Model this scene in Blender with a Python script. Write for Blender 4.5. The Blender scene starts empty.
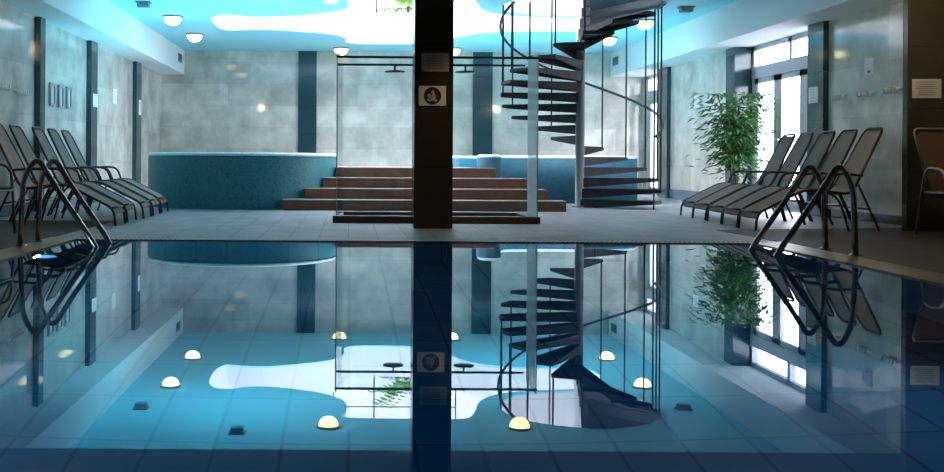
import bpy, bmesh, math, random
from mathutils import Vector, Matrix
random.seed(7)
S = bpy.context.scene
COL = S.collection
PI = math.pi
F, VX, VY, ROLL, CZ = 1060.0, 350.0, 160.6, 0.0062, 0.66

# ------------------------------------------------------------------ measuring helpers
def UV(px, py):
    u, v = px - VX, VY - py
    c, s = math.cos(ROLL), math.sin(ROLL)
    return (u*c - v*s)/F, (u*s + v*c)/F
def at_y(px, py, y):
    a, b = UV(px, py); return Vector((a*y, y, CZ + b*y))
def at_x(px, py, x):
    a, b = UV(px, py); y = x/a; return Vector((x, y, CZ + b*y))
def mirror_z(px, py, z):          # where a point seen in the water mirror stands, at height z
    a, b = UV(px, py); y = -(z + CZ)/b; return Vector((a*y, y, z))

# ------------------------------------------------------------------ mesh builder
class MB:
    def __init__(s): s.v = []; s.f = []; s.sm = []
    def add(s, vs, fs, smooth=False):
        o = len(s.v); s.v += [tuple(p) for p in vs]
        s.f += [tuple(i+o for i in f) for f in fs]; s.sm += [smooth]*len(fs); return s
    def box(s, x0, x1, y0, y1, z0, z1):
        vs = [(x0,y0,z0),(x1,y0,z0),(x1,y1,z0),(x0,y1,z0),(x0,y0,z1),(x1,y0,z1),(x1,y1,z1),(x0,y1,z1)]
        return s.add(vs, [(3,2,1,0),(4,5,6,7),(0,1,5,4),(1,2,6,5),(2,3,7,6),(3,0,4,7)])
    def rbox(s, x0, x1, y0, y1, z0, z1, r=0.005):
        bm = bmesh.new(); bmesh.ops.create_cube(bm, size=1)
        for v in bm.verts:
            v.co = Vector(((x0+x1)/2 + v.co.x*(x1-x0), (y0+y1)/2 + v.co.y*(y1-y0), (z0+z1)/2 + v.co.z*(z1-z0)))
        bmesh.ops.bevel(bm, geom=list(bm.edges), offset=r, segments=2, affect='EDGES', profile=.5)
        bm.verts.index_update()
        s.add([v.co[:] for v in bm.verts], [[v.index for v in f.verts] for f in bm.faces]); bm.free(); return s
    def tube(s, pts, r, n=8, closed=False, cap=True):
        pts = [Vector(p) for p in pts]; m = len(pts); rings = []
        t0 = (pts[1]-pts[0]).normalized()
        up = Vector((0,0,1)) if abs(t0.z) < .9 else Vector((0,1,0))
        a = t0.cross(up).normalized()
        vs = []
        for i, p in enumerate(pts):
            if closed: t = (pts[(i+1) % m]-pts[i-1]).normalized()
            elif i == 0: t = t0
            elif i == m-1: t = (pts[i]-pts[i-1]).normalized()
            else: t = ((pts[i+1]-p).normalized()+(p-pts[i-1]).normalized()).normalized()
            a = (a - t*a.dot(t)).normalized(); b = t.cross(a)
            rr = r[i] if isinstance(r, (list, tuple)) else r
            vs += [p + (a*math.cos(2*PI*k/n)+b*math.sin(2*PI*k/n))*rr for k in range(n)]
        fs = []
        for i in range(m if closed else m-1):
            j = (i+1) % m
            for k in range(n):
                fs.append((i*n+k, i*n+(k+1) % n, j*n+(k+1) % n, j*n+k))
        if cap and not closed:
            s.add(vs, fs, True); o = len(s.v)-len(vs)
            s.f += [tuple(o+k for k in range(n))[::-1], tuple(o+(m-1)*n+k for k in range(n))]; s.sm += [False]*2
            return s
        return s.add(vs, fs, True)
    def lathe(s, prof, c=(0,0,0), n=24, smooth=True):
        vs = []; fs = []
        for r, z in prof:
            vs += [(c[0]+r*math.cos(2*PI*k/n), c[1]+r*math.sin(2*PI*k/n), c[2]+z) for k in range(n)]
        for i in range(len(prof)-1):
            for k in range(n):
                fs.append((i*n+k, i*n+(k+1) % n, (i+1)*n+(k+1) % n, (i+1)*n+k))
        return s.add(vs, fs, smooth)
    def prism(s, poly, z0, z1, smooth=False, cap=True):
        n = len(poly)
        vs = [(x,y,z0) for x,y in poly]+[(x,y,z1) for x,y in poly]
        s.add(vs, [(i,(i+1) % n, n+(i+1) % n, n+i) for i in range(n)], smooth)
        if cap:
            o = len(s.v)-2*n
            s.f += [tuple(o+i for i in range(n))[::-1], tuple(o+n+i for i in range(n))]; s.sm += [False]*2
        return s
    def build(s, name, mat, parent=None, world=False, fix=False):
        off = parent.location if (world and parent is not None) else Vector((0,0,0))
        if world and parent is not None and parent.parent is not None: off = off + parent.parent.location
        me = bpy.data.meshes.new(name)
        me.from_pydata([tuple(Vector(p)-off) for p in s.v], [], s.f)
        me.polygons.foreach_set('use_smooth', s.sm)
        if fix:
            bm = bmesh.new(); bm.from_mesh(me); bmesh.ops.recalc_face_normals(bm, faces=bm.faces); bm.to_mesh(me); bm.free()
        me.materials.append(mat); me.update()
        o = bpy.data.objects.new(name, me); COL.objects.link(o)
        if parent is not None: o.parent = parent
        return o
def tag(o, label=None, cat=None, group=None, kind=None):
    if label: o['label'] = label
    if cat: o['category'] = cat
    if group: o['group'] = group
    if kind: o['kind'] = kind
    return o
def thing(name, label, cat, loc=(0,0,0), rz=0, group=None):
    o = bpy.data.objects.new(name, None); COL.objects.link(o); o.location = loc; o.rotation_euler = (0,0,rz)
    o.empty_display_size = .1
    return tag(o, label, cat, group)
def struct(name, mb, mat, parent=None, fix=False, label=None):
    o = mb.build(name, mat, parent, fix=fix)
    if parent is None: o['kind'] = 'structure'
    if label: o['label'] = label
    return o
def copy_tree(o, parent=None):
    c = o.copy(); COL.objects.link(c)
    if parent is not None: c.parent = parent
    for ch in list(o.children): copy_tree(ch, c)
    return c
def smooth_loop(pts, n=6):
    out = []; m = len(pts)
    for i in range(m):
        p0, p1, p2, p3 = [Vector(pts[(i+k-1) % m]) for k in range(4)]
        for j in range(n):
            t = j/n
            out.append(.5*((2*p1)+(p2-p0)*t+(2*p0-5*p1+4*p2-p3)*t*t+(3*p1-p0-3*p2+p3)*t**3))
    return out
def smooth_path(pts, n=6):
    pts = [Vector(p) for p in pts]; q = [2*pts[0]-pts[1]]+pts+[2*pts[-1]-pts[-2]]; out = []
    for i in range(1, len(q)-2):
        p0,p1,p2,p3 = q[i-1:i+3]
        for j in range(n):
            t = j/n
            out.append(.5*((2*p1)+(p2-p0)*t+(2*p0-5*p1+4*p2-p3)*t*t+(3*p1-p0-3*p2+p3)*t**3))
    return out+[pts[-1]]
def fillet(pts, r, n=5):
    pts = [Vector(p) for p in pts]; out = [pts[0]]
    for i in range(1, len(pts)-1):
        a, b, c = pts[i-1:i+2]; d1 = (a-b); d2 = (c-b); rr = min(r, d1.length*.48, d2.length*.48)
        p, q = b+d1.normalized()*rr, b+d2.normalized()*rr
        for j in range(n+1):
            t = j/n; out.append(p*(1-t)**2+b*2*t*(1-t)+q*t*t)
    return out+[pts[-1]]
def plate_with_holes(name, loops, z0, z1, mat, parent=None):
    """loops: outer first, then the holes, as 2-D points; a flat plate between z0 and z1"""
    bm = bmesh.new(); edges = []
    for lp in loops:
        vs = [bm.verts.new((p[0], p[1], z0)) for p in lp]
        edges += [bm.edges.new((vs[i], vs[(i+1) % len(vs)])) for i in range(len(vs))]
    r = bmesh.ops.triangle_fill(bm, use_beauty=True, use_dissolve=False, edges=edges)
    fs = [f for f in bm.faces]
    if z1 > z0:
        ex = bmesh.ops.extrude_face_region(bm, geom=fs)
        bmesh.ops.translate(bm, verts=[g for g in ex['geom'] if isinstance(g, bmesh.types.BMVert)], vec=(0,0,z1-z0))
    bmesh.ops.recalc_face_normals(bm, faces=bm.faces)
    me = bpy.data.meshes.new(name); bm.to_mesh(me); bm.free(); me.materials.append(mat)
    o = bpy.data.objects.new(name, me); COL.objects.link(o)
    if parent is not None: o.parent = parent
    return o

# ------------------------------------------------------------------ materials
def newmat(name):
    m = bpy.data.materials.new(name); m.use_nodes = True
    nt = m.node_tree; b = nt.nodes['Principled BSDF']; return m, nt, b
def N(nt, t, **kw):
    n = nt.nodes.new(t)
    for k, v in kw.items():
        if hasattr(n, k): setattr(n, k, v)
        else: n.inputs[k].default_value = v
    return n
def rgba(c): return (c[0], c[1], c[2], 1)
def plain(name, c, rough=.5, metal=0, spec=.5, emit=None, es=0, noise=0, nscale=20):
    m, nt, b = newmat(name)
    b.inputs['Base Color'].default_value = rgba(c); b.inputs['Roughness'].default_value = rough
    b.inputs['Metallic'].default_value = metal; b.inputs['Specular IOR Level'].default_value = spec
    if emit: b.inputs['Emission Color'].default_value = rgba(emit); b.inputs['Emission Strength'].default_value = es
    if noise:
        g = N(nt, 'ShaderNodeNewGeometry'); t = N(nt, 'ShaderNodeTexNoise'); t.inputs['Scale'].default_value = nscale
        t.inputs['Detail'].default_value = 4
        nt.links.new(g.outputs['Position'], t.inputs['Vector'])
        r = N(nt, 'ShaderNodeValToRGB')
        r.color_ramp.elements[0].position = .3; r.color_ramp.elements[1].position = .7
        r.color_ramp.elements[0].color = rgba([x*(1-noise) for x in c]); r.color_ramp.elements[1].color = rgba([min(1, x*(1+noise)) for x in c])
        nt.links.new(t.outputs['Fac'], r.inputs['Fac']); nt.links.new(r.outputs['Color'], b.inputs['Base Color'])
    return m
def plane_coords(nt, axes, offs=(0,0)):
    g = N(nt, 'ShaderNodeNewGeometry'); sp = N(nt, 'ShaderNodeSeparateXYZ'); cb = N(nt, 'ShaderNodeCombineXYZ')
    nt.links.new(g.outputs['Position'], sp.inputs[0])
    for i, a in enumerate(axes):
        ad = N(nt, 'ShaderNodeMath', operation='ADD'); ad.inputs[1].default_value = offs[i]
        nt.links.new(sp.outputs[a], ad.inputs[0]); nt.links.new(ad.outputs[0], cb.inputs[i])
    return g, cb
def tiles(name, axes, c1, c2, mortar, w, h, gap=.004, rough=.3, offset=.5, cloud=.25, cscale=2.2, bump=0, offs=(0,0), spec=.5):
    m, nt, b = newmat(name)
    g, cb = plane_coords(nt, axes, offs)
    br = N(nt, 'ShaderNodeTexBrick'); br.offset = offset; br.squash = 1
    br.inputs['Color1'].default_value = rgba(c1); br.inputs['Color2'].default_value = rgba(c2); br.inputs['Mortar'].default_value = rgba(mortar)
    br.inputs['Scale'].default_value = 1; br.inputs['Mortar Size'].default_value = gap; br.inputs['Mortar Smooth'].default_value = .2
    br.inputs['Brick Width'].default_value = w; br.inputs['Row Height'].default_value = h
    nt.links.new(cb.outputs[0], br.inputs['Vector'])
    no = N(nt, 'ShaderNodeTexNoise'); no.inputs['Scale'].default_value = cscale; no.inputs['Detail'].default_value = 6; no.inputs['Roughness'].default_value = .6
    nt.links.new(g.outputs['Position'], no.inputs['Vector'])
    mr = N(nt, 'ShaderNodeMapRange'); mr.inputs[1].default_value = .3; mr.inputs[2].default_value = .7
    mr.inputs[3].default_value = 1-cloud; mr.inputs[4].default_value = 1+cloud*.4
    nt.links.new(no.outputs['Fac'], mr.inputs[0])
    mx = N(nt, 'ShaderNodeVectorMath', operation='MULTIPLY')
    nt.links.new(br.outputs['Color'], mx.inputs[0]); nt.links.new(mr.outputs[0], mx.inputs[1])
    nt.links.new(mx.outputs[0], b.inputs['Base Color'])
    b.inputs['Roughness'].default_value = rough; b.inputs['Specular IOR Level'].default_value = spec
    if bump:
        bp = N(nt, 'ShaderNodeBump'); bp.inputs['Strength'].default_value = bump; bp.inputs['Distance'].default_value = .003; bp.invert = True
        nt.links.new(br.outputs['Fac'], bp.inputs['Height']); nt.links.new(bp.outputs[0], b.inputs['Normal'])
    return m
def mosaic(name, c1, c2, scale=62, rough=.25):
    m, nt, b = newmat(name)
    g = N(nt, 'ShaderNodeNewGeometry'); v = N(nt, 'ShaderNodeTexVoronoi'); v.inputs['Scale'].default_value = scale; v.inputs['Randomness'].default_value = .35
    nt.links.new(g.outputs['Position'], v.inputs['Vector'])
    v2 = N(nt, 'ShaderNodeTexNoise'); v2.inputs['Scale'].default_value = 14; v2.inputs['Detail'].default_value = 5
    nt.links.new(g.outputs['Position'], v2.inputs['Vector'])
    sp = N(nt, 'ShaderNodeSeparateColor'); nt.links.new(v.outputs['Color'], sp.inputs[0])
    ad = N(nt, 'ShaderNodeMath', operation='ADD'); nt.links.new(sp.outputs[0], ad.inputs[0]); nt.links.new(v2.outputs['Fac'], ad.inputs[1])
    r = N(nt, 'ShaderNodeValToRGB'); r.color_ramp.elements[0].position = .55; r.color_ramp.elements[1].position = 1.4/1.5
    r.color_ramp.elements[0].color = rgba(c1); r.color_ramp.elements[1].color = rgba(c2)
    nt.links.new(ad.outputs[0], r.inputs['Fac'])
    nt.links.new(r.outputs['Color'], b.inputs['Base Color']); b.inputs['Roughness'].default_value = rough
    return m
def granite(name, c, spk, rough=.12, joint=.6):
    m, nt, b = newmat(name)
    g = N(nt, 'ShaderNodeNewGeometry'); t = N(nt, 'ShaderNodeTexNoise'); t.inputs['Scale'].default_value = 160; t.inputs['Detail'].default_value = 2
    nt.links.new(g.outputs['Position'], t.inputs['Vector'])
    r = N(nt, 'ShaderNodeValToRGB'); r.color_ramp.elements[0].position = .45; r.color_ramp.elements[1].position = .7
    r.color_ramp.elements[0].color = rgba(c); r.color_ramp.elements[1].color = rgba(spk)
    nt.links.new(t.outputs['Fac'], r.inputs['Fac'])
    sp = N(nt, 'ShaderNodeSeparateXYZ'); nt.links.new(g.outputs['Position'], sp.inputs[0])
    dv = N(nt, 'ShaderNodeMath', operation='DIVIDE'); dv.inputs[1].default_value = joint; nt.links.new(sp.outputs[2], dv.inputs[0])
    fr = N(nt, 'ShaderNodeMath', operation='FRACT'); nt.links.new(dv.outputs[0], fr.inputs[0])
    lt = N(nt, 'ShaderNodeMath', operation='LESS_THAN'); lt.inputs[1].default_value = .012; nt.links.new(fr.outputs[0], lt.inputs[0])
    mx = N(nt, 'ShaderNodeMix', data_type='RGBA'); nt.links.new(lt.outputs[0], mx.inputs['Factor'])
    nt.links.new(r.outputs['Color'], mx.inputs[6]); mx.inputs[7].default_value = rgba([x*.3 for x in c])
    nt.links.new(mx.outputs[2], b.inputs['Base Color']); b.inputs['Roughness'].default_value = rough
    return m
def glass(name, tint=(.93,.97,.97), ior=1.45):
    m, nt, b = newmat(name); nt.nodes.remove(b); out = nt.nodes['Material Output']
    tr = N(nt, 'ShaderNodeBsdfTransparent'); tr.inputs[0].default_value = rgba(tint)
    gl = N(nt, 'ShaderNodeBsdfGlossy'); gl.inputs['Roughness'].default_value = .02
    fr = N(nt, 'ShaderNodeFresnel'); gg = N(nt, 'ShaderNodeNewGeometry'); mr = N(nt, 'ShaderNodeMapRange')   # thin pane: same reflection on both faces
    mr.inputs[3].default_value = ior; mr.inputs[4].default_value = 1/ior
    nt.links.new(gg.outputs['Backfacing'], mr.inputs[0]); nt.links.new(mr.outputs[0], fr.inputs['IOR'])
    mx = N(nt, 'ShaderNodeMixShader')
    nt.links.new(fr.outputs[0], mx.inputs[0]); nt.links.new(tr.outputs[0], mx.inputs[1]); nt.links.new(gl.outputs[0], mx.inputs[2])
    nt.links.new(mx.outputs[0], out.inputs[0]); return m
def frosted(name):
    m, nt, b = newmat(name); nt.nodes.remove(b); out = nt.nodes['Material Output']
    tr = N(nt, 'ShaderNodeBsdfTransparent'); tr.inputs[0].default_value = (.9,.96,.96,1)
    df = N(nt, 'ShaderNodeBsdfDiffuse'); df.inputs[0].default_value = (.75,.85,.85,1)
    tl = N(nt, 'ShaderNodeBsdfTranslucent'); tl.inputs[0].default_value = (.75,.85,.85,1)
    m1 = N(nt, 'ShaderNodeMixShader'); m2 = N(nt, 'ShaderNodeMixShader'); m1.inputs[0].default_value = .5; m2.inputs[0].default_value = .5
    nt.links.new(df.outputs[0], m1.inputs[1]); nt.links.new(tl.outputs[0], m1.inputs[2])
    nt.links.new(tr.outputs[0], m2.inputs[1]); nt.links.new(m1.outputs[0], m2.inputs[2]); nt.links.new(m2.outputs[0], out.inputs[0]); return m
def water_mat(name, tint, fior, bump=0):
    m, nt, b = newmat(name); nt.nodes.remove(b); out = nt.nodes['Material Output']
    rf = N(nt, 'ShaderNodeBsdfRefraction'); rf.inputs[0].default_value = rgba(tint); rf.inputs['IOR'].default_value = 1.33; rf.inputs['Roughness'].default_value = 0
    gl = N(nt, 'ShaderNodeBsdfGlossy'); gl.inputs['Roughness'].default_value = 0
    gl.inputs[0].default_value = (.82,.96,1,1)
    fr = N(nt, 'ShaderNodeFresnel'); fr.inputs['IOR'].default_value = fior
    mx = N(nt, 'ShaderNodeMixShader')
    nt.links.new(fr.outputs[0], mx.inputs[0]); nt.links.new(rf.outputs[0], mx.inputs[1]); nt.links.new(gl.outputs[0], mx.inputs[2])
    nt.links.new(mx.outputs[0], out.inputs[0])
    if bump:
        g = N(nt, 'ShaderNodeNewGeometry'); t = N(nt, 'ShaderNodeTexNoise'); t.inputs['Scale'].default_value = 1.6; t.inputs['Detail'].default_value = 1
        nt.links.new(g.outputs['Position'], t.inputs['Vector'])
        bp = N(nt, 'ShaderNodeBump'); bp.inputs['Strength'].default_value = 1; bp.inputs['Distance'].default_value = bump
        nt.links.new(t.outputs['Fac'], bp.inputs['Height'])
        for n in (rf, gl): nt.links.new(bp.outputs[0], n.inputs['Normal'])
    return m
X, Y, Z = 0, 1, 2
MARB1, MARB2, MARBM = (.72,.70,.62), (.56,.545,.48), (.50,.49,.44)
M = dict(
    marble_x = tiles('marble_side', (Y,Z), MARB1, MARB2, MARBM, .9, .6, .003, .07, cloud=.35),
    marble_y = tiles('marble_end', (X,Z), MARB1, MARB2, MARBM, .9, .45, .003, .05, cloud=.35, offs=(.3,0)),
    granite = granite('dark_granite', (.012,.016,.016), (.05,.055,.05)),
    granite_col = granite('brown_black_granite', (.026,.023,.013), (.085,.075,.045), rough=.2),
    granite_teal = granite('teal_granite', (.012,.05,.06), (.03,.09,.10)),
    ceil = plain('ceiling_paint', (.34,.76,.86), .75),
    white = plain('white_plaster', (.80,.80,.80), .7),
    lowceil = plain('grey_ceiling_paint', (.30,.33,.36), .8),  # the grey puts this ceiling's unlit look into its colour
    soffit = plain('soffit_paint', (.78,.84,.84), .7),
    deck = tiles('deck_tile', (X,Y), (.30,.32,.33), (.25,.27,.28), (.09,.10,.10), .2535, .51, .004, .45, offset=0, spec=.35, cloud=.3, cscale=3, offs=(.01,.1)),
    brown = tiles('brown_floor_tile', (X,Y), (.050,.038,.030), (.042,.032,.026), (.03,.024,.02), .3, .3, .004, .6, offset=0, cloud=.3, spec=.25),
    coping = tiles('tan_coping', (X,Y), (.46,.33,.18), (.40,.28,.15), (.2,.14,.08), .3, .3, .003, .35, offset=0),
    pool = tiles('pool_tile', (X,Y), (.10,.30,.42), (.085,.27,.39), (.04,.14,.22), .25, .5, .008, .3, offset=0, cloud=.2),
    poolw = tiles('pool_wall_tile', (X,Z), (.10,.30,.42), (.085,.27,.39), (.02,.08,.13), .25, .25, .005, .3, offset=0, cloud=.2),
    poolwx = tiles('pool_side_tile', (Y,Z), (.10,.30,.42), (.085,.27,.39), (.02,.08,.13), .25, .25, .005, .3, offset=0, cloud=.2),
    water = water_mat('pool_water', (.50,.86,1.0), 1.47),
    tubwater = glass('tub_water', (.5,.9,.95), 1.33),
    mosaic = mosaic('teal_mosaic', (.012,.15,.20), (.03,.23,.27), rough=.5),
    mosaic_bl = mosaic('blue_mosaic', (.004,.065,.115), (.010,.115,.165), rough=.6),
    mosaic_lt = mosaic('pale_mosaic', (.55,.78,.80), (.70,.90,.92), rough=.35),  # paleness imitates the cyan glow along the tub rims
    terra = plain('terracotta_tile', (.25,.115,.08), .45, noise=.2, nscale=9),
    terra_top = plain('step_nosing_tile', (.42,.33,.29), .35),
    curb = plain('brown_curb_tile', (.12,.06,.045), .4, noise=.2, nscale=12),
    steel = plain('dark_steel', (.022,.023,.028), .6, spec=.25, noise=.25, nscale=6),
    pole = plain('grey_steel', (.24,.24,.25), .55),
    guard = plain('guard_steel', (.33,.33,.37), .55),
    black = plain('black_metal', (.012,.012,.014), .35, metal=.3),
    chrome = plain('brushed_stainless', (.55,.50,.45), .22, metal=1),
    hook = plain('polished_steel', (.85,.85,.82), .3, metal=.6),
    bronze = plain('bronze_tube', (.045,.036,.028), .35, metal=.6),
    sling = plain('taupe_mesh', (.22,.19,.165), .8, noise=.1, nscale=300),
    brownsling = plain('brown_mesh', (.16,.09,.065), .8, noise=.12, nscale=300),
    armtube = plain('silver_grey_tube', (.28,.27,.25), .35, metal=.5),
    glass = glass('clear_glass'), pane = glass('door_glass', (.95,.96,1), 1.3),
    frost = frosted('satin_glass'),  # white diffuse mixed in to imitate the reflection on a clear side pane
    edge = plain('glass_edge', (.35,.55,.55), .2),
    dframe = plain('grey_door_frame', (.52,.54,.60), .45),
    lamp = plain('lamp_dome', (.9,.9,.85), .4, emit=(1,.72,.27), es=4.2),
    ring = plain('lamp_ring', (.25,.26,.27), .35, metal=.7),
    device = plain('grey_plastic', (.22,.27,.30), .5),
    paper = plain('white_paper', (.75,.76,.78), .7),
    greypaper = plain('grey_paper', (.40,.39,.37), .7),
    ink = plain('printed_ink', (.16,.16,.16), .7),
    inkblack = plain('black_ink', (.015,.013,.01), .6),
    figure = plain('pale_figure_ink', (.45,.42,.35), .6),
    frame = plain('silver_frame', (.35,.37,.38), .35, metal=.5),
    leaf = plain('ficus_leaf', (.035,.17,.03), .45, noise=.5, nscale=7),
    palm = plain('palm_leaf', (.10,.32,.02), .45, noise=.5, nscale=9),
    bark = plain('bark', (.10,.065,.04), .8),
    pot = plain('clay_pot', (.12,.07,.05), .6),
    grate = tiles('gutter_grating', (X,Y), (.55,.53,.48), (.55,.53,.48), (.06,.06,.06), .04, .06, .007, .5, offset=.5, cloud=.1),
    base = tiles('grey_blue_skirting', (Y,Z), (.16,.22,.27), (.14,.2,.25), (.08,.1,.12), .6, .3, .003, .2),
    plamp = plain('pool_lamp_lens', (.9,.95,1), .3, emit=(.75,.85,1), es=40),
)
# ------------------------------------------------------------------ room shell
XL, XR, YB, YN, ZC, ZS, ZU = -3.95, 5.94, 22.15, -3.0, 2.936, 2.435, 3.54
YLOW = 11.35                                   # the low ceiling over the pool ends here
pool_poly = [(-2.24,-1.5),(3.10,-1.5),(3.31,8.64),(-2.24,8.64)]
o = plate_with_holes('floor', [[(XL-.3,YN),(7.2,YN),(7.2,YB+.2),(XL-.3,YB+.2)], pool_poly], -.12, 0, M['deck']); o['kind'] = 'structure'
# brown tiling of the two lounge strips beside the pool, and the tan coping between
struct('floor_left', MB().box(XL, -2.49, YN, 11.3, .0005, .004), M['brown'])  # brown tile; its far stretch also darkens the floor for the loungers' shadows
struct('floor_right', MB().prism([(3.38,YN),(XR,YN),(XR,11.0),(3.60,10.4),(3.60,8.86)], .0005, .004), M['brown'])
struct('trim_1', MB().prism([(-2.49,-1.5),(-2.24,-1.5),(-2.24,8.64),(-2.49,8.86)], .0005, .007), M['coping'])
struct('trim_2', MB().prism([(3.10,-1.5),(3.36,-1.5),(3.60,8.86),(3.31,8.64)], .0005, .007), M['coping'])
struct('trim_3', MB().prism([(-2.24,8.64),(3.31,8.64),(3.60,8.86),(-2.49,8.86)], .0005, .006), M['grate'])
# pool basin
struct('floor_pool', MB().box(-2.5, 3.6, -1.8, 8.9, -1.6, -1.45), M['pool'])
pw = MB(); pw.box(-2.5,3.6,8.64,8.8,-1.45,-.12); pw.box(-2.5,3.6,-1.7,-1.5,-1.45,-.12); struct('wall_pool_ends', pw, M['poolw'])
pw = MB(); pw.box(-2.4,-2.24,-1.5,8.64,-1.45,-.12); pw.prism([(3.10,-1.5),(3.35,-1.5),(3.5,8.64),(3.31,8.64)],-1.45,-.12); struct('wall_pool_sides', pw, M['poolwx'])
w = MB().add([(x,y,-.002) for x,y in pool_poly], [(0,1,2,3)]).build('pool_water', M['water'])
tag(w, 'still blue pool water mirroring the room', 'water', kind='structure')
# walls
struct('wall_left', MB().box(XL-.2, XL, YN, YB, 0, 6.8), M['marble_x'])
struct('wall_back', MB().box(XL-.2, 7.2, YB, YB+.2, 0, ZU), M['marble_y'])
struct('wall_front', MB().box(XL-.2, 7.2, YN-.2, YN, 0, ZC+.6), M['marble_y'])
XD = 6.14                                      # recessed door plane
struct('wall_right_near', MB().box(XR, XR+.34, YN, 13.6, 0, ZC+.6), M['marble_x'])
struct('wall_right_middle', MB().box(XR, XR+.34, 16.25, 20.1, 0, ZC+.6), M['marble_x'])
struct('wall_right_lintel', MB().box(XR+.12, XR+.34, 13.6, YB, ZS+.0, ZC+.6), M['white'])
struct('wall_right_corner', MB().box(XD-.02, XR+.34, 21.9, YB, 0, ZS), M['marble_x'])
# ceiling with the free-form opening and the round stair hole, measured in the water mirror
op_px = [(209.5,380),(211,385),(218,388),(232,388.3),(259,386),(298,389),(325,393.5),(341,399),(346.5,405),(345,412),(341,416.5),(352,417.3),(380,418),(420,418.6),(462,418.4),
         (472,415),(476,409),(478,403),(486,397.5),(499,393.5),(530,390.5),(573,389),(592,387.5),(601,382),(599,374),(585,368.5),(560,367.6),(525,367),(500,365.7),(479,363.4),(462,359),(450,354.5),(440,350.5),(425,347.5),(409,346),(380,345.2),(355,345.5),(344,348),(344,353),(336.5,358),(320,361.3),(304,363),(283,365),(262,366),(240,365),(225,364.5),(215,370)]
opening = [mirror_z(x, y, ZC)[:2] for x, y in op_px]
opening = [(p.x, p.y) for p in smooth_loop([(a,b,0) for a,b in opening], 4)]
SX, SY, SR = 3.36, 15.5, 1.15
hole = [(SX+.025+1.175*math.cos(2*PI*k/56), SY+1.15*math.sin(2*PI*k/56)) for k in range(56)]
rect = [(XL,YLOW),(XR+.1,YLOW),(XR+.1,YB),(XL,YB)]
o = plate_with_holes('ceiling', [rect, opening, hole], ZC, ZC+.03, M['ceil']); o['kind'] = 'structure'
o = plate_with_holes('floor_upper', [rect, opening, hole], ZC+.03, ZU, M['white']); o['kind'] = 'structure'
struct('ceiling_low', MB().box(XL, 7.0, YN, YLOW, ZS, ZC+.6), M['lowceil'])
struct('trim_4', MB().box(XL, -3.47, YLOW, YB, ZS, ZC), M['soffit'])
struct('trim_5', MB().box(5.43, XR+.12, YLOW, YB, ZS, ZC), M['soffit'])
# upper hall
struct('wall_upper_back', MB().box(XL-.2, 7.2, YB+.9, YB+1.1, ZU, 6.8), M['white'])
struct('wall_upper_front', MB().box(XL-.2, 7.2, YLOW-.2, YLOW, ZU, 6.8), M['white'])
struct('wall_upper_right', MB().box(7.0, 7.2, YLOW, YB+1.1, ZC+.6, 6.8), M['white'])
struct('floor_upper_back', MB().box(XL-.2, 7.2, YB, YB+1.1, ZU-.2, ZU), M['white'])
struct('floor_upper_right', MB().box(XR+.1, 7.0, YLOW, YB, ZU-.2, ZU), M['white'])
SK = (-2.4, 5.2, 12.6, 21.4)
o = plate_with_holes('ceiling_upper', [[(XL-.2,YLOW-.2),(7.2,YLOW-.2),(7.2,YB+1.1),(XL-.2,YB+1.1)], [(SK[0],SK[2]),(SK[1],SK[2]),(SK[1],SK[3]),(SK[0],SK[3])]], 6.6, 6.8, M['white']); o['kind'] = 'structure'
sk = struct('window_3', MB().box(SK[0],SK[1],SK[2],SK[3],6.68,6.70), M['pane'])
fr = MB()
for i in range(5):
    x = SK[0]+(SK[1]-SK[0])*i/4; fr.box(x-.04,x+.04,SK[2],SK[3],6.62,6.76)
fr.box(SK[0],SK[1],16.96,17.04,6.62,6.76); fr.build('window_frame', M['dframe'], sk)

# baseboards
struct('baseboard_right', MB().box(XR-.015, XR, 16.25, 19.65, 0, .17), M['base'])
struct('baseboard_near', MB().box(XR-.015, XR, 5.0, 13.17, 0, .10), M['granite'])
struct('baseboard_left', MB().box(XL, XL+.015, 5.0, YB, 0, .12), M['base'])
struct('baseboard_back', MB().box(XL, XR, YB-.015, YB, 0, .12), M['base'])
# pilasters set on the walls
n = 7
for (y0, y1) in ((13.25,13.46),(15.86,16.24),(19.22,19.67)):
    struct('trim_%d' % n, MB().box(XL, XL+.075, y0, y1, 0, ZS), M['granite_teal']); n += 1
for (y0, y1, x1) in ((13.17,13.62,XR),(16.2,16.58,XD+.1),(19.65,20.2,XD+.1)):
    struct('trim_%d' % n, MB().box(5.87, x1 if x1 > XR else XR+.4, y0, y1, 0, ZS), M['granite_teal']); n += 1
for (a, b) in ((298.3,316.5),(473,492.5)):
    xa, xb = at_y(a,100,YB-.07).x, at_y(b,100,YB-.07).x
    struct('trim_%d' % n, MB().box(xa, xb, YB-.07, YB, 0, ZC), M['granite_teal']); n += 1

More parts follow.
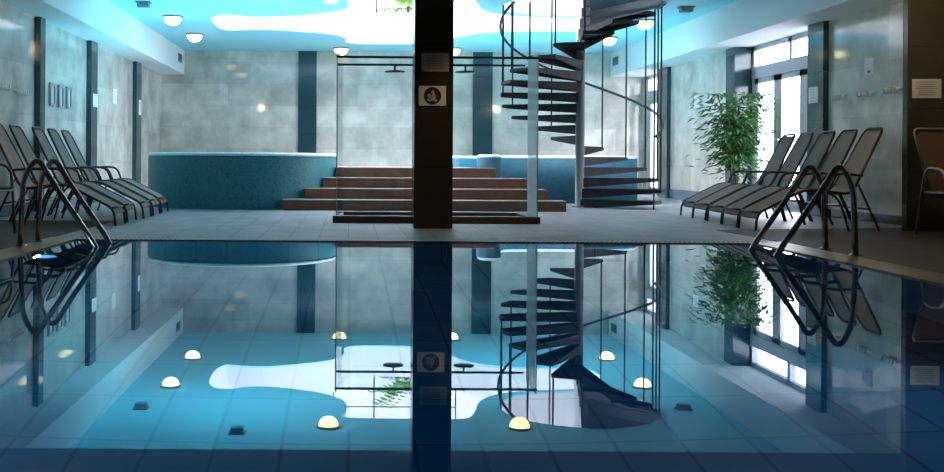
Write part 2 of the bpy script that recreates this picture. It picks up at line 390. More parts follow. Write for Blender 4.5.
# ------------------------------------------------------------------ doors to the daylight
def glazed_door(num, y0, y1, leaves, mull, ztrans, zt):
    d = thing('door_%d' % num, 'grey framed glazed double door with transom panes' if num == 1 else 'narrow grey framed glazed door past the stair', 'door', (XD, (y0+y1)/2, 0))
    del d['category']; d['kind'] = 'structure'
    f = MB(); t = .07
    f.box(XD,XD+.08,y0,y0+t,0,zt); f.box(XD,XD+.08,y1-t,y1,0,zt); f.box(XD,XD+.08,y0,y1,zt-t,zt); f.box(XD-.01,XD+.09,y0,y1,ztrans-.09,ztrans+.09)
    k = len(leaves)
    for a in mull: f.box(XD,XD+.08,a-.05,a+.05,ztrans,zt)
    f.build('door_frame', M['dframe'], d, world=True)
    seg = [y0+t]+list(leaves)+[y1-t]
    for a, b in zip(seg[:-1], seg[1:]):
        l = MB(); s = .14
        l.box(XD+.01,XD+.06,a+.005,a+s,.005,ztrans-.09); l.box(XD+.01,XD+.06,b-s,b-.005,.005,ztrans-.09)
        l.box(XD+.01,XD+.06,a,b,.005,.16); l.box(XD+.01,XD+.06,a,b,ztrans-.17,ztrans-.09)
        lf = l.build('door_leaf', M['dframe'], d, world=True)
        MB().box(XD+.03,XD+.04,a+s,b-s,.16,ztrans-.17).build('pane', M['pane'], lf).location = (-XD, -(y0+y1)/2, 0)
        h = MB().tube([(XD,b-.06,1.0),(XD-.05,b-.06,1.0),(XD-.05,b-.18,1.0)], .012); h.build('door_handle', M['chrome'], lf).location = (-XD, -(y0+y1)/2, 0)
    ms = [y0+t]+list(mull)+[y1-t]
    for a, b in zip(ms[:-1], ms[1:]):
        MB().box(XD+.03,XD+.04,a,b,ztrans+.09,zt-t).build('transom_pane', M['pane'], d, world=True)
glazed_door(1, 13.62, 16.2, (14.37,15.26), (14.80,), 2.03, ZS)
glazed_door(2, 20.2, 21.9, (21.05,), (21.05,), 2.03, ZS)
struct('ground_outside', MB().box(7.0, 16, 8, 28, -.15, -.02), plain('outdoor_paving', (.5,.5,.5), .8))

# ------------------------------------------------------------------ columns with notices
def column(x0, x1, y0, y1, label):
    t = thing('granite_column', label, 'column', ((x0+x1)/2,(y0+y1)/2,0))
    MB().rbox(x0,x1,y0,y1,0,ZS,.006).build('shaft', M['granite_col'], t, world=True)
    return t
CY = 10.35
column(.625, 1.005, CY, CY+.38, 'dark polished granite column standing at the middle of the far pool edge')
column(5.44, 5.935, CY, CY+.10, 'dark granite column at the right edge of the photo beside the brown armchair')
def sheet(name, label, cat, quad, mat, normal, thick=.006, group=None):
    """a thin flat notice: quad = four world corners, normal = outward direction"""
    q = [Vector(p) for p in quad]; nv = Vector(normal); c = sum(q, Vector())/4
    t = thing(name, label, cat, c, group=group)
    mb = MB(); vs = [p-c+nv*.001 for p in q]+[p-c+nv*thick for p in q]
    mb.add(vs, [(0,1,2,3)[::-1],(4,5,6,7)]+[(i,(i+1)%4,4+(i+1)%4,4+i) for i in range(4)])
    mb.build('sheet', mat, t, fix=True); return t, c, nv
def lines(t, w, h, nrow, ax, nv, mat, name='print', lo=.25, hi=.85, th=.0015):
    mb = MB(); rnd = random.Random(len(t.name)*7+nrow)
    for i in range(nrow):
        z = h*(.36-.72*i/max(1,nrow-1)); L = w*rnd.uniform(.5,.8)/2
        c = nv*.0065; a = Vector(ax); up = Vector((0,0,1)); hh = h*.022
        p = [c-a*L+up*(z-hh), c+a*L+up*(z-hh), c+a*L+up*(z+hh), c-a*L+up*(z+hh)]
        mb.add(p+[q+nv*th for q in p], [(0,1,2,3),(4,5,6,7)]+[(k,(k+1)%4,4+(k+1)%4,4+k) for k in range(4)])
    mb.build(name, mat, t, fix=True)
def quad_y(px0, px1, py0, py1, y): return [at_y(px0,py1,y),at_y(px1,py1,y),at_y(px1,py0,y),at_y(px0,py0,y)]
t, c, nv = sheet('notice', 'grey printed notice taped high on the middle column', 'notice', quad_y(421.3,449,53,71.5,CY), M['greypaper'], (0,-1,0))
lines(t, .27, .17, 6, (1,0,0), nv, M['ink'])
t, c, nv = sheet('sign_plate', 'pale plate with a round black emblem on the middle column', 'sign', quad_y(418.8,446,86,105.6,CY), M['paper'], (0,-1,0))
r_ = .085
MB().add([(r_*math.cos(2*PI*k/32), -.0065, r_*math.sin(2*PI*k/32)) for k in range(32)]+[(r_*math.cos(2*PI*k/32), -.009, r_*math.sin(2*PI*k/32)) for k in range(32)],
         [tuple(range(32)), tuple(range(32,64))]+[(k,(k+1)%32,32+(k+1)%32,32+k) for k in range(32)]).build('round_emblem', M['inkblack'], t, fix=True)
fg = MB()
def disc(cx, cz, rx, rz):
    fg.add([(cx+rx*math.cos(2*PI*k/16), -.0092, cz+rz*math.sin(2*PI*k/16)) for k in range(16)]+[(cx+rx*math.cos(2*PI*k/16), -.0105, cz+rz*math.sin(2*PI*k/16)) for k in range(16)],
           [tuple(range(16)), tuple(range(16,32))]+[(k,(k+1)%16,16+(k+1)%16,16+k) for k in range(16)])
disc(.005,.035,.016,.02); disc(.012,-.01,.022,.032); disc(-.03,.0,.018,.022); disc(-.022,-.04,.03,.014); disc(.03,-.045,.02,.012)
fg.build('figure', M['figure'], t, fix=True)
t, c, nv = sheet('notice', 'white printed notice on the dark column at the right edge', 'notice', quad_y(912,941,79,98,CY), M['paper'], (0,-1,0))
lines(t, .28, .17, 7, (1,0,0), nv, M['greypaper'])
def quad_x(px0, px1, py0, py1, x):
    a, b = at_x(px0,(py0+py1)/2,x), at_x(px1,(py0+py1)/2,x)
    m = (px0+px1)/2; z0, z1 = at_x(m,py1,x).z, at_x(m,py0,x).z
    return [Vector((x,a.y,z0)),Vector((x,b.y,z0)),Vector((x,b.y,z1)),Vector((x,a.y,z1))]
for (px0,px1,py0,py1,x,nx,nm,lb,mt) in (
    (113,116.5,89,104,XL,1,'notice','white notice on the marble left wall between two teal pilasters','paper'),
    (93,97.3,94,107,XL+.075,1,'notice','white notice on the second teal pilaster of the left wall','paper'),
    (138.7,141,100,115,XL+.075,1,'notice','narrow white notice on the farthest left pilaster','paper'),
    (694.6,699.4,96,107.5,XR,-1,'notice','small white notice on the right wall above the leafy plant','paper'),
    (809,818,87,103,5.87,-1,'notice','grey white notice on the pilaster right of the double door','paper')):
    t, c, nv = sheet(nm, lb, 'notice', quad_x(px0,px1,py0,py1,x), M[mt], (nx,0,0))
    lines(t, .16, .2, 5, (0,1,0), nv, M['greypaper'])
for (px0,px1,py0,py1,lb) in ((48.6,53.8,83,106,'framed picture nearest the camera of three on the left wall'),(57.3,62.2,85.5,108,'middle framed picture of three on the left wall'),(65.4,70,87.5,109,'framed picture farthest of three on the left wall')):
    q = quad_x(px0,px1,py0,py1,XL); c = sum(q, Vector())/4; hy, hz = abs(q[1].y-q[0].y)/2, (q[2].z-q[0].z)/2
    t = thing('picture_frame', lb, 'picture', c, group='framed pictures on the left wall')
    f = MB(); b = .05
    f.box(.001,.03,-hy,-hy+b,-hz,hz); f.box(.001,.03,hy-b,hy,-hz,hz); f.box(.001,.03,-hy+b,hy-b,-hz,-hz+b*.7); f.box(.001,.03,-hy+b,hy-b,hz-b*.7,hz)
    f.build('frame', M['frame'], t)
    MB().box(.001,.012,-hy+b,hy-b,-hz+b*.7,hz-b*.7).build('print', M['paper'], t)
# paper dispenser-like white poster with a small dark mark on the right near wall
q = quad_x(864.8,874.2,58,75,XR)
t, c, nv = sheet('poster', 'white sheet with a small dark mark above the right coat hooks', 'poster', q, M['paper'], (-1,0,0))
MB().rbox(-.012,-.0065,-.03,.03,-.075,-.045,.002).build('mark', M['ink'], t)
# coat hooks
def hook_rail(px, py, x, nx, k, lb, pitch=.075):
    c = at_x(px, py, x)
    t = thing('coat_hook_rail', lb, 'coat hooks', c, group='coat hooks on the walls')
    L = pitch*k/2
    MB().rbox(min(.001*nx,.014*nx),max(.001*nx,.014*nx),-L-.02,L+.02,-.009,.009,.003).build('back_plate', M['hook'], t)
    for i in range(k):
        y = (i-(k-1)/2)*pitch
        MB().tube(smooth_path([(.012*nx,y,.01),(.025*nx,y,-.03),(.045*nx,y,-.04),(.06*nx,y,-.015),(.062*nx,y,.02)],4),.010).build('hook', M['hook'], t)
hook_rail(841,96.3,XR,-1,4,'row of steel coat hooks on the right wall nearest the pilaster')
hook_rail(867,92.8,XR,-1,4,'middle row of steel coat hooks under the white sheet')
hook_rail(894.5,88.5,XR,-1,4,'row of steel coat hooks beside the dark right column')
hook_rail(19,91,XL,1,5,'row of steel coat hooks near the first left pilaster')
hook_rail(1,86,XL,1,4,'row of steel coat hooks at the left edge of the photo')

# ------------------------------------------------------------------ ceiling lights and small devices
def ceiling_light(x, y, lb, proto=[None]):
    if proto[0] is None:
        t = thing('ceiling_light', lb, 'ceiling light', (x,y,ZC), group='domed ceiling lights')
        MB().lathe([(.001,0),(.155,0),(.16,-.008),(.16,-.026),(.142,-.032),(.138,-.022),(.001,-.022)],n=28).build('ring', M['ring'], t)
        MB().lathe([(.137,-.026),(.133,-.055),(.115,-.095),(.085,-.128),(.046,-.146),(.001,-.150)],n=24).build('dome', M['lamp'], t)
        proto[0] = t
    else:
        t = copy_tree(proto[0]); t.location = (x,y,ZC); t['label'] = lb
for x, y, lb in ((-2.82,16.8,'lit dome light on the ceiling nearer along the left soffit'),(-2.82,19.15,'lit dome light on the ceiling farther along the left soffit'),
                 (-.19,21.35,'lit dome light above the left shower panel'),(2.07,21.35,'lit dome light just right of the middle column'),
                 (4.70,16.95,'lit dome light beside the top turn of the spiral stair'),(4.70,19.3,'lit dome light behind the upper stair treads'),
                 (-.27,14.3,'lit dome light mirrored low in the water left of the column'),(2.31,14.3,'lit dome light mirrored low in the water right of the column')):
    ceiling_light(x, y, lb)
def device(x, y, lb):
    t = thing('ceiling_sensor', lb, 'sensor', (x,y,ZC))
    MB().rbox(-.11,.11,-.09,.09,-.022,-.001,.006).build('mount', M['device'], t)
    MB().rbox(-.085,.085,-.07,.07,-.085,-.02,.01).build('body', M['device'], t)
p = mirror_z(141,405,ZC-.05); device(p.x, p.y, 'grey box on the ceiling above the left soffit corner')
p = mirror_z(237,429,ZC-.05); device(p.x, p.y, 'grey box on the ceiling seen only in the water, left')
c = at_y(686,10,1); k = (ZC-.05-CZ)/(c.z-CZ); device(c.x*k, k, 'grey box on the ceiling at upper right')
for (px,py,x,nx,lb) in ((179.5,58,-3.47,1,'dark vent on the far end of the left soffit'),(616,61,5.43,-1,'grey vent on the far end of the right soffit')):
    c = at_x(px,py,x); t = thing('wall_vent', lb, 'vent', c)
    MB().rbox(min(.001*nx,.02*nx),max(.001*nx,.02*nx),-.2,.2,-.085,.085,.004).build('frame', M['device'], t)
    s = MB()
    for i in range(5): s.box(min(.02*nx,.026*nx),max(.02*nx,.026*nx),-.17,.17,-.07+i*.03,-.055+i*.03)
    s.build('louvre', M['black'], t)

# ------------------------------------------------------------------ round tub, steps, far basin
ZT = .76
def ring_wall(mb, outer, inner, z0, z1, bev=.045):
    """closed wall between two loops with a rounded rim"""
    n = len(outer); vs = []
    def lerp(a, b, t): return (a[0]+(b[0]-a[0])*t, a[1]+(b[1]-a[1])*t)
    prof = [(0,z0),(0,z1-bev)]+[(.5*(1-math.cos(a))*.36, z1-bev+bev*math.sin(a)) for a in (PI/6,PI/3,PI/2)]+[(.82,z1),(.91,z1-bev*.15),(.97,z1-bev*.5),(1,z1-bev),(1,z0)]
    for t, z in prof: vs += [(*lerp(outer[i], inner[i], t), z) for i in range(n)]
    fs = []
    for r in range(len(prof)-1):
        for i in range(n): fs.append((r*n+i, r*n+(i+1)%n, (r+1)*n+(i+1)%n, (r+1)*n+i))
    mb.add(vs, fs, True); return mb
TX, TY = -1.55, 15.40
def circ(cx, cy, rx, ry, n=64): return [(cx+rx*math.cos(2*PI*k/n), cy+ry*math.sin(2*PI*k/n)) for k in range(n)]
tub = thing('round_hot_tub', 'round teal mosaic hot tub standing left of the brown steps', 'hot tub', (TX,TY,0))
ring_wall(MB(), circ(TX,TY,1.36,1.36), circ(TX,TY,1.14,1.14), 0, ZT-.03).build('tub_wall', M['mosaic'], tub, world=True)
ring_wall(MB(), circ(TX,TY,1.364,1.364), circ(TX,TY,1.13,1.13), ZT-.045, ZT, .03).build('rim', M['mosaic_lt'], tub, world=True)
MB().prism(circ(TX,TY,1.15,1.15), .05, .1).build('tub_floor', M['mosaic_lt'], tub, world=True)
MB().add([(x,y,.66) for x,y in circ(TX,TY,1.14,1.14)], [tuple(range(64))]).build('tub_water', M['tubwater'], tub, world=True)
bs = thing('corner_basin', 'blue mosaic basin behind the spiral stair', 'hot tub', (3.2,17.5,0))
ctr = smooth_path([(2.02,15.35,0),(2.08,15.9,0),(2.3,16.75,0),(3.0,16.98,0),(4.0,17.0,0),(4.5,17.3,0),(4.62,18.2,0),(4.3,19.2,0),(3.4,19.7,0),(2.5,19.75,0),(1.95,19.5,0)],6)
L, R = [], []
for i, p in enumerate(ctr):
    tdir = (ctr[min(i+1,len(ctr)-1)]-ctr[max(i-1,0)]).normalized(); nn = Vector((-tdir.y,tdir.x,0))*.17
    L.append(p+nn); R.append(p-nn)
def cap_end(c, a, b):
    ang0 = math.atan2(a.y-c.y,a.x-c.x); return [Vector((c.x+.17*math.cos(ang0+PI*k/8),c.y+.17*math.sin(ang0+PI*k/8),0)) for k in range(1,8)]
loop = [tuple(p[:2]) for p in R]+[tuple(p[:2]) for p in cap_end(ctr[-1],R[-1],L[-1])]+[tuple(p[:2]) for p in reversed(L)]+[tuple(p[:2]) for p in cap_end(ctr[0],L[0],R[0])]
def shrink(lp, d):
    out = []; n = len(lp)
    for i in range(n):
        a, b = Vector(lp[i-1]), Vector(lp[(i+1)%n]); t = (b-a).normalized(); out.append((lp[i][0]-t.y*d, lp[i][1]+t.x*d))
    return out
mb = MB(); mb.prism(loop, 0, ZT-.04, smooth=True); mb.build('basin_wall', M['mosaic_bl'], bs, world=True, fix=True)
mb = MB(); lp2 = shrink(loop, .012); lp3 = shrink(loop, .04)
nl = len(loop)
mb.add([(x,y,ZT-.04) for x,y in loop]+[(x,y,ZT-.012) for x,y in lp2]+[(x,y,ZT) for x,y in lp3], [(r*nl+i,r*nl+(i+1)%nl,(r+1)*nl+(i+1)%nl,(r+1)*nl+i) for r in range(2) for i in range(nl)]+[tuple(2*nl+i for i in range(nl))], True)
mb.build('rim', M['mosaic_lt'], bs, world=True, fix=True)
inner = [tuple(p[:2]) for p in L]
MB().prism(inner, .35, .40).build('basin_floor', M['mosaic_lt'], bs, world=True)
MB().add([(x,y,.60) for x,y in inner], [tuple(range(len(inner)))]).build('basin_water', M['tubwater'], bs, world=True)

st = thing('tiled_steps', 'four brown tiled steps rising between the two mosaic tubs', 'steps', (1,14.5,0))
rz = .142
for i, (xa, xb, y0) in enumerate(((-.885,2.86,14.0),(-.61,2.67,14.33),(-.37,2.46,14.66),(-.2,2.06,15.0))):
    y1 = 16.9 if i == 3 else (14.33,14.66,15.0)[i]
    xr = xb if i < 3 else 1.84
    s_ = MB().box(xa,xb,y0,y1,0,rz*(i+1)-.012)
    if i == 3: s_ = MB().box(xa,1.83,y0,16.9,0,rz*4-.012)
    if i == 3: s_.box(1.83,xb,y0,15.17,0,rz*4-.012)
    s = s_.build('step', M['terra'], st, world=True)
    tr = MB().rbox(xa-.004,xb if i < 3 else 1.83,y0-.012,y1,rz*(i+1)-.012,rz*(i+1),.004)
    if i == 3: tr.rbox(1.83,xb,y0-.012,15.17,rz*4-.012,rz*4,.004)
    o = tr.build('nosing', M['terra_top'], s); o.location = -st.location

# ------------------------------------------------------------------ shower with glass screens
SHX0, SHX1, SHY0, SHY1 = -.14, 2.0, 11.3, 12.2
sh = thing('shower_enclosure', 'open glass shower enclosure behind the middle column', 'shower', (.93,11.75,0))
cb_ = MB(); e = .10
cb_.rbox(SHX0-.04,SHX1+.02,SHY0-.08,SHY0+.05,0,.075,.006); cb_.rbox(SHX0-.04,SHX1+.02,SHY1-.05,SHY1+.08,0,.075,.006)
cb_.rbox(SHX0-.04,SHX0+.07,SHY0+.05,SHY1-.05,0,.075,.006); cb_.rbox(SHX1-.09,SHX1+.02,SHY0+.05,SHY1-.05,0,.075,.006)
cb_.rbox(.78,.88,SHY0+.05,SHY1-.05,0,.075,.006)
cb_.build('curb', M['curb'], sh, world=True)
RZ = 1.765
for y in (SHY0, SHY1):
    MB().rbox(SHX0-.01,SHX1+.01,y-.012,y+.012,RZ-.012,RZ+.012,.003).build('top_rail', M['black'], sh, world=True)
for x, xf in ((SHX0,-.085), (SHX1,SHX1)):
    MB().prism([(x-.005,SHY0+.014),(x+.005,SHY0+.014),(xf+.005,SHY0+.62),(xf-.005,SHY0+.62)],.075,RZ+.05).build('side_glass', M['frost'] if x > 0 else M['glass'], sh, world=True)
    MB().box(x-.006,x+.006,SHY0-.002,SHY0+.012,.075,RZ+.05).build('glass_edge', M['edge'], sh, world=True)
for xa, xb in ((SHX0+.012,.80),(.83,SHX1-.012)):
    MB().box(xa,xb,SHY0-.005,SHY0+.005,.075,RZ-.013).build('front_glass', M['glass'], sh, world=True)
for px, lb in ((395,'flat black shower head left of the middle column'),(465.5,'flat black shower head right of the middle column')):
    p = at_y(px,63,SHY1); t = bpy.data.objects.new('shower_head', None); COL.objects.link(t); t.parent = sh; t.location = Vector((p.x,SHY1,RZ-.012))-sh.location
    MB().tube([(0,0,0),(0,0,-.05)],.012).build('arm', M['black'], t)
    MB().lathe([(.001,-.045),(.03,-.048),(.115,-.06),(.12,-.068),(.115,-.074),(.001,-.074)],n=24).build('head', M['black'], t)

# ------------------------------------------------------------------ spiral stair
sp = thing('spiral_staircase', 'dark steel spiral staircase rising through the round ceiling hole', 'staircase', (SX,SY,0))
MB().lathe([(.11,0),(.11,.02),(.066,.025),(.066,4.5),(.001,4.5)],n=20).build('pole', M['pole'], sp)
D = PI/180
def phi(i): return (70+20*(i-6))*D
def zt(i): return .12+.155*(i-1)
NT = 21
for i in range(1, NT+1):
    mb = MB(); a0, a1 = phi(i)-10.5*D, phi(i)+10.5*D; z1 = zt(i); th = .05
    poly = [(.06*math.cos(phi(i)-60*D),.06*math.sin(phi(i)-60*D))]+[(SR*math.cos(a0+(a1-a0)*k/5),SR*math.sin(a0+(a1-a0)*k/5)) for k in range(6)]+[(.06*math.cos(phi(i)+60*D),.06*math.sin(phi(i)+60*D))]
    mb.prism(poly, z1-.012, z1)
    # folded lips along the long edges and the outer end
    for q in (poly[0:2], poly[-2:], (poly[1],poly[2]), (poly[2],poly[3]), (poly[3],poly[4]), (poly[4],poly[5]), (poly[5],poly[6])):
        (xa,ya),(xb,yb) = q; t = Vector((xb-xa,yb-ya,0)).normalized(); nn = Vector((-t.y,t.x,0))*.006
        ha, hb = [(.14 if math.hypot(*e_) < .2 else th) for e_ in q]      # the side cheeks deepen towards the pole
        c = [(xa+nn.x,ya+nn.y,ha),(xa-nn.x,ya-nn.y,ha),(xb-nn.x,yb-nn.y,hb),(xb+nn.x,yb+nn.y,hb)]
        mb.add([(x_,y_,z1-h_) for x_,y_,h_ in c]+[(x_,y_,z1-.010) for x_,y_,h_ in c], [(3,2,1,0),(4,5,6,7),(0,1,5,4),(1,2,6,5),(2,3,7,6),(3,0,4,7)])
    mb.build('tread', M['steel'], sp)
    a = phi(i)-9.5*D; rr = SR-.012
    ztop = min(z1+2.78, 4.45)
    MB().tube([(rr*math.cos(a),rr*math.sin(a),(0 if i == 1 else z1-.05)),(rr*math.cos(a),rr*math.sin(a),ztop)],.0125,n=8).build('baluster', M['steel'], sp)
hp = []
for k in range(0, 121):
    i = 1+k/120*21; a = phi(i)-9.5*D; hp.append(((SR+.012)*math.cos(a),(SR+.012)*math.sin(a),zt(i)+.90))
MB().tube(hp,.02,n=8).build('handrail', M['steel'], sp)
# guard panel with rails round the upper front quarter
gp = MB(); vs = []
K = 30
for k in range(K+1):
    a = (264+k/K*82)*D; z = 2.50+.42*k/K
    for r in (SR+.02, SR+.028):
        vs += [(r*math.cos(a),r*math.sin(a),z+.02),(r*math.cos(a),r*math.sin(a),z+.62)]
fs = []
for k in range(K):
    b, c = 4*k, 4*k+4
    fs += [(b,c,c+1,b+1),(b+2,b+3,c+3,c+2),(b+1,c+1,c+3,b+3),(b,b+2,c+2,c)]
gp.add(vs, fs, True).build('guard_panel', M['guard'], sp)
for dz in (.03,.19,.34,.48,.62):
    MB().tube([((SR+.045)*math.cos((262+k/30*84)*D),(SR+.045)*math.sin((262+k/30*84)*D),2.50+.42*k/30+dz) for k in range(31)],.012,n=6).build('guard_rail', M['pole'], sp)

# ------------------------------------------------------------------ upper floor railing and palm
rl = thing('upper_railing', 'thin dark railing along the far edge of the ceiling opening', 'railing', (1,20.78,ZU))
for x in (-.3,.5,1.3,2.1): MB().tube([(x-1,0,0),(x-1,0,1.0)],.014).build('post', M['steel'], rl)
for z in (.28,.62,1.0): MB().tube([(-1.3,0,z),(1.1,0,z)],.011).build('rail', M['steel'], rl)
def leaf_quad(mb, base, d, up, L, W):
    d = d.normalized(); s = d.cross(up).normalized(); n_ = s.cross(d)
    a = base; m = base+d*L*.45+n_*L*.05; e = base+d*L-Vector((0,0,L*.12))
    mb.add([a, m+s*W/2, e, m-s*W/2], [(0,1,2,3)])
def palm(x, y, lb, fronds=26, L=.75):
    t = thing('potted_palm', lb, 'plant', (x,y,ZU))
    MB().lathe([(.001,0),(.16,0),(.19,.11),(.17,.11),(.001,.09)],n=20).build('pot', M['pot'], t)
    MB().tube([(0,0,.05),(.01,0,.15),(0,.01,.3)],[.04,.035,.03]).build('trunk', M['bark'], t)
    mb = MB(); rnd = random.Random(3)
    for k in range(fronds):
        a = 2*PI*k/fronds+rnd.uniform(-.2,.2); el = rnd.uniform(.2,1.3); path = []
        for j in range(9):
            s = j/8; rad = L*s*math.cos(el*(1-.5*s)); z = .25+L*math.sin(el)*s-.5*s*s*L*.6
            path.append(Vector((rad*math.cos(a),rad*math.sin(a),z)))
        for j in range(1,9):
            d = path[j]-path[j-1]
            for sg in (-1,1):
                sd = d.normalized().cross(Vector((0,0,1))).normalized()*sg
                leaf_quad(mb, path[j], d.normalized()*.6+sd+Vector((0,0,-.2)), Vector((0,0,1)), .30*(1-.4*j/8), .05)
    mb.build('foliage', M['palm'], t)
palm(1.17, 21.75, 'green palm on the upper floor seen through the ceiling opening')

# ------------------------------------------------------------------ leafy plant by the door
PX, PY = 5.57, 15.35
pl = thing('potted_ficus', 'tall leafy green plant in a pot beside the glazed double door', 'plant', (PX,PY,0))
MB().lathe([(.001,0),(.15,0),(.19,.32),(.2,.34),(.17,.34),(.16,.29),(.001,.28)],n=24).build('pot', M['pot'], pl)
rnd = random.Random(11); fm = MB(); tips = []
for k in range(8):
    a = rnd.uniform(0,2*PI); r1 = rnd.uniform(.1,.34); h = rnd.uniform(1.0,1.5)
    pts = smooth_path([(.03*math.cos(a),.03*math.sin(a),.27),(.4*r1*math.cos(a),.4*r1*math.sin(a),.27+h*.45),(r1*math.cos(a),r1*math.sin(a),.2+h)],5)
    MB().tube(pts,[.012-.008*i/(len(pts)-1) for i in range(len(pts))],n=6).build('stem', M['bark'], pl)
    tips.append(pts)
for k in range(1900):
    pts = rnd.choice(tips); q = pts[rnd.randrange(4,len(pts))]
    a = rnd.uniform(0,2*PI); rr = abs(rnd.gauss(0,.2)); zz = q.z+rnd.gauss(0,.13)
    c = Vector((q.x+rr*math.cos(a), q.y+rr*math.sin(a), max(.45,min(1.66,zz))))
    d = Vector((math.cos(a),math.sin(a),rnd.uniform(-.9,.35)))
    leaf_quad(fm, c, d, Vector((rnd.uniform(-.3,.3),rnd.uniform(-.3,.3),1)), rnd.uniform(.09,.16), rnd.uniform(.032,.05))
fm.build('foliage', M['leaf'], pl)

# ------------------------------------------------------------------ loungers
def make_lounger():
    t = thing('sun_lounger', 'x', 'sun lounger')
    W = .225
    def hw(x): return W-.045*max(0, (x-.95)/.31)          # the sling narrows towards the head
    prof = fillet([(0,0,0),(.015,0,.17),(.50,0,.415),(.93,0,.36),(1.26,0,1.0)],.09,5)
    for sgn in (-1,1):
        MB().tube([(p.x,sgn*hw(p.x),p.z) for p in prof[:-1]]+[(1.235,sgn*hw(1.235),.955)],.0135).build('side_tube', M['bronze'], t)
    top = fillet([(1.235,-hw(1.235),.955),(1.266,-W+.08,1.012),(1.266,W-.08,1.012),(1.235,hw(1.235),.955)],.05,6)
    MB().tube(top,.0135).build('top_tube', M['bronze'], t)
    MB().tube([(.03,-W,.18),(.03,W,.18)],.011).build('foot_bar', M['bronze'], t)
    # sling
    sp_ = [p for p in prof if p.z > .10 or p.x > .05]; sp_ = sp_[:-1]+[Vector((1.235,0,.955)),Vector((1.25,0,.98)),Vector((1.259,0,1.0))]
    mb = MB(); vs = []; n_ = len(sp_); nw = 7
    for q, p in enumerate(sp_):
        wq = hw(p.x)-.012
        if q == n_-2: wq = W-.075
        if q == n_-1: wq = W-.09
        tg = (sp_[min(q+1,n_-1)]-sp_[max(q-1,0)]).normalized(); nn = Vector((-tg.z,0,tg.x))
        for side in (0,1):
            for j in range(nw):
                s = -1+2*j/(nw-1); sag = -.018*(1-s*s)
                c = p+nn*(sag+(.004 if side else -.004)); vs.append((c.x, s*wq, c.z))
    fs = []
    for q in range(n_-1):
        for j in range(nw-1):
            a = q*2*nw+j; b = (q+1)*2*nw+j
            fs += [(a,a+1,b+1,b),(a+nw,b+nw,b+nw+1,a+nw+1)]
    for q in range(n_-1):
        for j in (0,nw-1):
            a = q*2*nw+j; b = (q+1)*2*nw+j; fs.append((a,b,b+nw,a+nw))
    for q in (0,n_-1):
        for j in range(nw-1):
            a = q*2*nw+j; fs.append((a,a+nw,a+nw+1,a+1))
    mb.add(vs, fs, True).build('sling', M['sling'], t, fix=True)
    for sgn in (-1,1):
        MB().tube(fillet([(1.03,sgn*(W+.02),.545),(.80,sgn*(W+.03),.565),(.66,sgn*(W+.03),.55),(.60,sgn*(W+.02),.40)],.10,6),.013).build('armrest', M['bronze'], t)
        MB().tube(smooth_path([(.62,sgn*(W+.012),.41),(.80,sgn*(W+.012),.30),(.90,sgn*(W+.02),.0)],5),.012).build('leg', M['bronze'], t)
        MB().tube([(.99,sgn*(W+.012),.46),(1.20,sgn*(W+.02),.0)],.012).build('leg', M['bronze'], t)
    MB().tube([(1.10,-W-.015,.22),(1.10,W+.015,.22)],.009).build('stretcher', M['bronze'], t)
    return t
l0 = make_lounger(); first = True
ORD = ('farthest','second farthest','middle','second nearest','nearest')
for side, x, rzz, ds in (('left', -2.31, PI, (13.35,12.68,12.0,11.34,10.68)),('right', 4.10, 0, (13.0,12.4,11.75,11.15,10.54))):
    for i, y in enumerate(ds):
        o = l0 if first else copy_tree(l0); first = False
        o.location = (x+(.02*((i*7)%3-1) if x < 0 else .03-.045*i), y, .0); o.rotation_euler = (0,0,rzz)
        o['label'] = '%s taupe sun lounger of the row along the %s wall' % (ORD[i], side)
        o['group'] = 'sun loungers on the %s' % side
def armchair(x, y, rzz, lb):
    t = thing('garden_armchair', lb, 'armchair', (x,y,.004), rzz, group='brown armchairs')
    W = .27                                   # faces local -Y
    bk = fillet([(-W+.06,.16,.42),(-W,.33,.95),(-W+.02,.34,.985),(W-.02,.34,.985),(W,.33,.95),(W-.06,.16,.42)],.07,5)
    MB().tube(bk,.013).build('back_tube', M['armtube'], t)
    mb = MB(); rows = 8; vs = []
    for side in (0,1):
        for r in range(rows+1):
            s = r/rows; w_ = (W-.06)+(.055)*s-(.05 if r == rows else 0); yy = .16+.175*s+side*.008; z = .42+.55*s
            vs += [(-w_,yy,z),(w_,yy,z)]
    o_ = 2*(rows+1); fs = []
    for r in range(rows):
        a = 2*r; fs += [(a,a+1,a+3,a+2),(o_+a,o_+a+2,o_+a+3,o_+a+1),(a,a+2,o_+a+2,o_+a),(a+1,o_+a+1,o_+a+3,a+3)]
    mb.add(vs, fs).build('backrest', M['brownsling'], t, fix=True)
    MB().rbox(-W+.03,W-.03,-.26,.17,.40,.415,.006).build('seat', M['brownsling'], t)
    for s in (-1,1):
        MB().tube(fillet([(s*(W+.01),-.27,0),(s*(W+.01),-.235,.60),(s*(W+.01),.10,.63),(s*(W+.01),.27,.0)],.12,6),.014).build('arm_leg_loop', M['armtube'], t)
        MB().tube([(s*(W-.02),-.26,.395),(s*(W-.02),.17,.395)],.012).build('seat_rail', M['armtube'], t)
    MB().tube([(-W-.01,-.25,.38),(W+.01,-.25,.38)],.011).build('seat_rail', M['armtube'], t)
    return t
armchair(5.54, 9.58, -.02, 'brown armchair with grey tube arms before the right column')
armchair(-3.20, 9.00, 1.57, 'armchair cut off by the left edge of the photo')

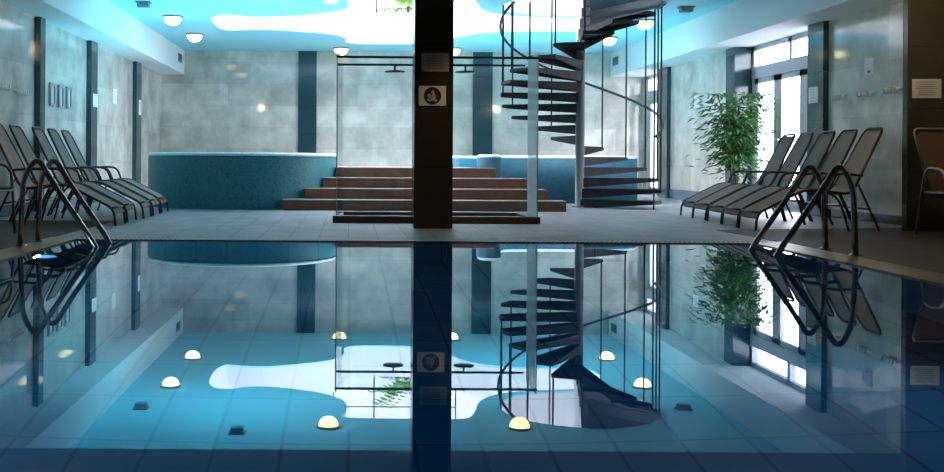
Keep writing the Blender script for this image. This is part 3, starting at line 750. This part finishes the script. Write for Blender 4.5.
# ------------------------------------------------------------------ pool ladders
def ladder(x, y0, y1, sgn, lb, hz, run):
    t = thing('pool_ladder', lb, 'pool ladder', (x,(y0+y1)/2,.004))
    h = (y1-y0)/2
    for yy in (-h,h):
        pth = fillet([(0,yy,0),(sgn*.02,yy,hz*.84),(sgn*.12,yy,hz+.08),(sgn*.24,yy,hz*.80),(sgn*(run),yy,0),(sgn*(run+.13),yy,-.30),(sgn*(run+.13),yy,-1.0)],.13,7)
        r = MB().tube(pth,.021,n=12).build('handrail', M['chrome'], t)
        MB().lathe([(.001,.012),(.045,.012),(.05,.003),(.05,0)],(0,yy,0),n=20).build('flange', M['chrome'], r)
    for z in (-.35,-.62,-.89):
        MB().rbox(sgn*(run+.13)-.04,sgn*(run+.13)+.04,-h,h,z-.015,z+.015,.004).build('step', M['chrome'], t)
ladder(-2.47, 7.95, 8.40, 1, 'stainless pool ladder entering the water at the left edge', .60, .57)
ladder(3.63, 7.60, 8.08, -1, 'stainless pool ladder entering the water at the right edge', .59, .57)
# underwater lamp on the left pool wall
ul = thing('underwater_lamp', 'bright underwater lamp glowing beside the left ladder', 'lamp', (-2.24,7.5,-.30))
o = MB().lathe([(.001,.0),(.11,.0),(.12,.012),(.105,.03),(.09,.03)],n=24).build('bezel', M['chrome'], ul); o.rotation_euler = (0,PI/2,0)
o = MB().lathe([(.09,.02),(.07,.035),(.001,.045)],n=24).build('lens', M['plamp'], ul); o.rotation_euler = (0,PI/2,0)

# ------------------------------------------------------------------ light
def lamp(name, kind, loc, energy, col, rot=(0,0,0), **kw):
    l = bpy.data.lights.new(name, kind); l.energy = energy; l.color = col
    for k, v in kw.items(): setattr(l, k, v)
    o = bpy.data.objects.new(name, l); COL.objects.link(o); o.location = loc; o.rotation_euler = rot; return o
W = bpy.data.worlds.new('sky'); S.world = W; W.use_nodes = True
W.node_tree.nodes['Background'].inputs[0].default_value = (.94,.94,1,1); W.node_tree.nodes['Background'].inputs[1].default_value = 11.0
def portal(name, loc, rot, sx, sy):
    o = lamp(name, 'AREA', loc, 1, (1,1,1), rot, shape='RECTANGLE', size=sx, size_y=sy); o.data.cycles.is_portal = True
portal('skylight_portal', ((SK[0]+SK[1])/2,(SK[2]+SK[3])/2,6.79), (0,0,0), SK[1]-SK[0], SK[3]-SK[2])
portal('door_portal', (6.4,14.9,1.22), (0,PI/2,0), 2.44, 2.6)
portal('far_door_portal', (6.4,21.05,1.22), (0,PI/2,0), 2.44, 1.7)
lamp('tub_light', 'AREA', (TX,TY+.1,.70), 75, (.16,.74,1), (PI,0,0), shape='DISK', size=2.2)
lamp('basin_light', 'AREA', (2.9,18.3,.66), 45, (.16,.74,1), (PI,0,0), shape='DISK', size=2.0)
lamp('pool_lamp_left', 'SPOT', (-2.15,7.5,-.30), 26, (.22,.6,.95), (0,-PI/2,0), spot_size=2.8, spot_blend=.6, shadow_soft_size=.08)
for y in (1.2,4.2):  # added unseen spots that fill the pool bottom with blue light
    lamp('pool_lamp_side', 'SPOT', (-2.15,y,-.45), 22, (.05,.42,.75), (0,-PI/2,0), spot_size=2.8, spot_blend=.6, shadow_soft_size=.08)
    lamp('pool_lamp_side', 'SPOT', (3.05,y,-.45), 22, (.05,.42,.75), (0,PI/2,0), spot_size=2.8, spot_blend=.6, shadow_soft_size=.08)
lamp('column_downlight', 'SPOT', (1.0,9.7,2.40), 18, (1,.66,.30), (.24,0,0), spot_size=1.0, spot_blend=.8, shadow_soft_size=.05)
lamp('near_lamp_left', 'POINT', (-2.9,9.9,2.36), 16, (1,.78,.45), shadow_soft_size=.08)
lamp('near_lamp_right', 'POINT', (4.75,9.9,2.36), 18, (1,.78,.45), shadow_soft_size=.08)

# ------------------------------------------------------------------ camera, colour
cd = bpy.data.cameras.new('camera'); cam = bpy.data.objects.new('camera', cd); COL.objects.link(cam)
cam.location = (0,0,CZ); cam.rotation_euler = (PI/2, -ROLL, 0)
cd.sensor_width = 36; cd.lens = 36*F/944; cd.shift_x = (472-VX)/944; cd.shift_y = -(236-VY)/944; cd.clip_start = .05
S.camera = cam
S.view_settings.view_transform = 'Standard'; S.view_settings.look = 'None'; S.view_settings.gamma = 1; S.view_settings.exposure = .7
S.view_settings.use_curve_mapping = False
cy = S.cycles
cy.max_bounces = 10; cy.diffuse_bounces = 5; cy.glossy_bounces = 5; cy.transmission_bounces = 6; cy.transparent_max_bounces = 12
cy.caustics_reflective = False; cy.caustics_refractive = False; cy.sample_clamp_indirect = 4
cy.use_denoising = True
